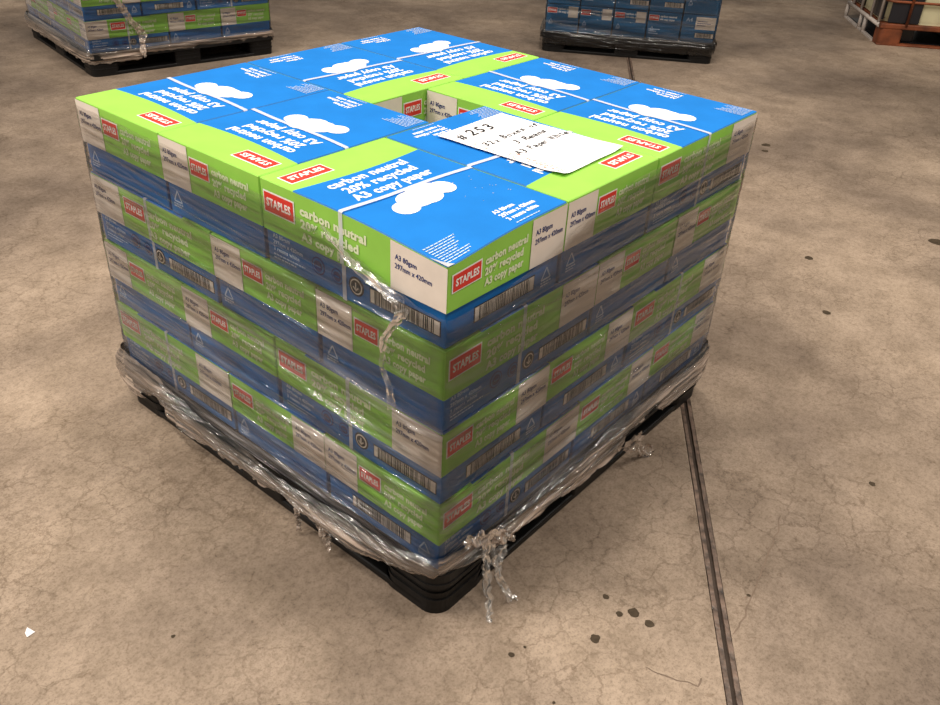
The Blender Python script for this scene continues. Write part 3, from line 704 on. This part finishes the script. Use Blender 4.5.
# ---------------------------------------------------------------- background pallet of plain blue boxes
BLM = [NAVY, BLACK, CREAM, WHITE, RED, INK, PALEB, BLUE]
BBLUE = plain('mid_blue_board', (.015, .13, .30), .6, .3); BLM[0] = BBLUE
BW, BD, BH = .2096, .30, .165
def blue_bm(v):
    bm = bmesh.new(); x, y = BW / 2 - .004, BD / 2 - .003; box(bm, -x, x, -y, y, .001, BH - .002, 0, .003)
    for sg in (-1, 1):
        P = Panel(bm, (-x if sg < 0 else x, sg * y, BH - .002), (1 if sg < 0 else -1, 0, 0), (0, 0, 1), (0, sg, 0), BLM)
        if v in (0, 2):
            P.logo(.004, -.052, .062, .034); P.text('carbon neutral', .072, -.030, .10, .012, WHITE, 1, .03); P.text('A4 copy paper', .072, -.048, .09, .012, WHITE, 1, .03)
            if v == 0: P.rect(.135, .195, -.072, -.008, CREAM, 3); P.lines(.142, -.028, [.04, .03], .01, .003, INK)
            P.triangle(.03, -.10, .013)
            if v == 2: P.lines(.01, -.10, [.07, .05, .06], .012, .005, PALEB)
        else:
            P.text('A4', .02, -.04, .04, .02, PALEB, 1, .03); P.rect(.08, .20, -.085, -.012, CREAM, 1); P.lines(.09, -.035, [.06, .08, .05], .012, .004, INK); P.barcode(.085, .2, -.135, -.105)
    P = Panel(bm, (-x, y, BH - .002), (0, -1, 0), (0, 0, 1), (-1, 0, 0), BLM); P.rect(.01, .285, -.15, -.02, KRAFT if KRAFT in BLM else BLM[0], 1)
    return bm
bproto = []
for v in range(3): bproto.append(mesh_obj('paper_carton', blue_bm(v), BLM))
FR = frame(3.80, 2.54, math.atan2(-.846, .533))
ROWN = {1: 'bottom row', 2: 'second row up', 3: 'third row up'}; COLN = ['first', 'second', 'third', 'fourth', 'fifth']; usedb = set()
for k in (1, 2, 3):
    for i in range(5):
        for j in range(3):
            if j == 1 and 0 < i < 4 or (j == 2 and i > 0): continue
            v = (0, 0, 0, 2, 1)[i] if k == 1 else (1, 2, 1, 1, 0)[i]
            src = bproto[v]
            if v in usedb: o = src.copy(); COL.objects.link(o)
            else: o = src; usedb.add(v)
            o.location = FR @ Vector((BW * (i + .5), BD * (j + .5) + .01, ZB + (k - 1) * BH)); o.rotation_euler = (0, 0, FR.to_euler().z)
            tag(o, 'plain blue carton, distant stack, %s, %s from its left corner%s' % (ROWN[k], COLN[i], '' if j == 0 else ', %s row back' % COLN[j]), 'box', 'blue cartons on the distant pallet')
pallet(FR.translation, FR.to_euler().z, 'black pallet on the floor behind, under the distant stack of plain blue boxes')
WR_ = bgwrap(FR, S_, .60, 'clear stretch film around the distant stack of plain blue boxes', 21, 0)
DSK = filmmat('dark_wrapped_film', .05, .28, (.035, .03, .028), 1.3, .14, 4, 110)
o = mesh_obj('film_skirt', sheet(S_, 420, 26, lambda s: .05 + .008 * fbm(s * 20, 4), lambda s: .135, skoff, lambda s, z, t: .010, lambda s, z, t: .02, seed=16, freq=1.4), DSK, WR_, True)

# ---------------------------------------------------------------- caged liquid container at the right
FI = frame(5.836, 1.112, math.atan2(-.84, .543)); ibc = empty('liquid_container'); ibc.matrix_world = FI
tag(ibc, 'cream and black caged liquid container on a rusty orange pallet base, far right', 'container')
LX, LY = 1.2, .98
bm = bmesh.new()
for x in (0, LX / 2 - .08, LX - .16):
    prism(bm, rrect(x, x + .16, 0, .14, .03), 0, .115)
box(bm, -.005, LX, -.004, .05, .112, .145, 0, .006); box(bm, .0, LX, .0, .06, 0, .012, 0, .003)
box(bm, .02, LX - .02, .05, LY - .04, .118, .135, 0)
o = mesh_obj('pallet_base', bm, RUST, ibc); o['label'] = 'rusty orange pallet base'
bm = bmesh.new()
tube(bm, [(.0, .05, .122), (.0, LY - .04, .112)], .014); tube(bm, [(LX, .05, .122), (LX, LY - .04, .112)], .014); tube(bm, [(0, LY - .05, .112), (LX, LY - .05, .112)], .014)
for y in (.40, .52, LY - .04): tube(bm, [(.005, y, .115), (.005, y + .01, .0)], .016)
for y in (.46, LY - .04): tube(bm, [(LX, y, .115), (LX, y, 0)], .016)
box(bm, -.008, .02, .12, LY - .02, .0, .012, 0)
o = mesh_obj('side_rail', bm, GALV, ibc); o['label'] = 'pale tubular side rails and feet'
bm = bmesh.new()
for x in (.16, .55, .93): box(bm, x, x + .11, .10, LY - .1, .012, .115, 0, .01)
box(bm, .03, LX - .03, .1, LY - .1, .004, .012)
mesh_obj('support', bm, TANKB, ibc)
bm = bmesh.new(); prism(bm, rrect(.03, LX - .03, .03, LY - .03, .10), .14, 1.10); bmesh.ops.bevel(bm, geom=[e for e in bm.edges if abs(e.verts[0].co.z - e.verts[1].co.z) < 1e-5], offset=.03, segments=3, affect='EDGES')
tk = mesh_obj('tank', bm, TANKC, ibc, True); tk['label'] = 'cream plastic tank'
bm = bmesh.new(); box(bm, .04, .245, .012, .032, .15, .75, 0, .004); box(bm, .018, .032, .10, .36, .15, .75, 0, .004); box(bm, .018, .032, .60, .88, .15, .75, 0, .004); box(bm, .52, .80, .018, .032, .15, .75, 0, .004)
o = mesh_obj('panel', bm, TANKB, ibc); o['label'] = 'black panels on the tank sides'
for z in (.29, .50, .71, .92, 1.11):
    bm = bmesh.new(); lp = [(x, y, z) for x, y in rrect(.006, LX - .006, .006, LY - .006, .06)]; tube(bm, lp + [lp[0]], .009, 6); mesh_obj('cage_bar', bm, RUST if z < .3 else GALV, ibc)
for x, y in [(.165, .0), (.40, 0), (.62, 0), (.84, 0), (1.06, 0), (0, .09), (0, .30), (0, .57), (0, .80), (LX, .2), (LX, .5), (LX, .8), (.3, LY), (.6, LY), (.9, LY)]:
    bm = bmesh.new(); tube(bm, [(x, y, .13), (x, y, 1.11)], .010, 6); mesh_obj('cage_bar', bm, RUST if y == 0 else GALV, ibc)
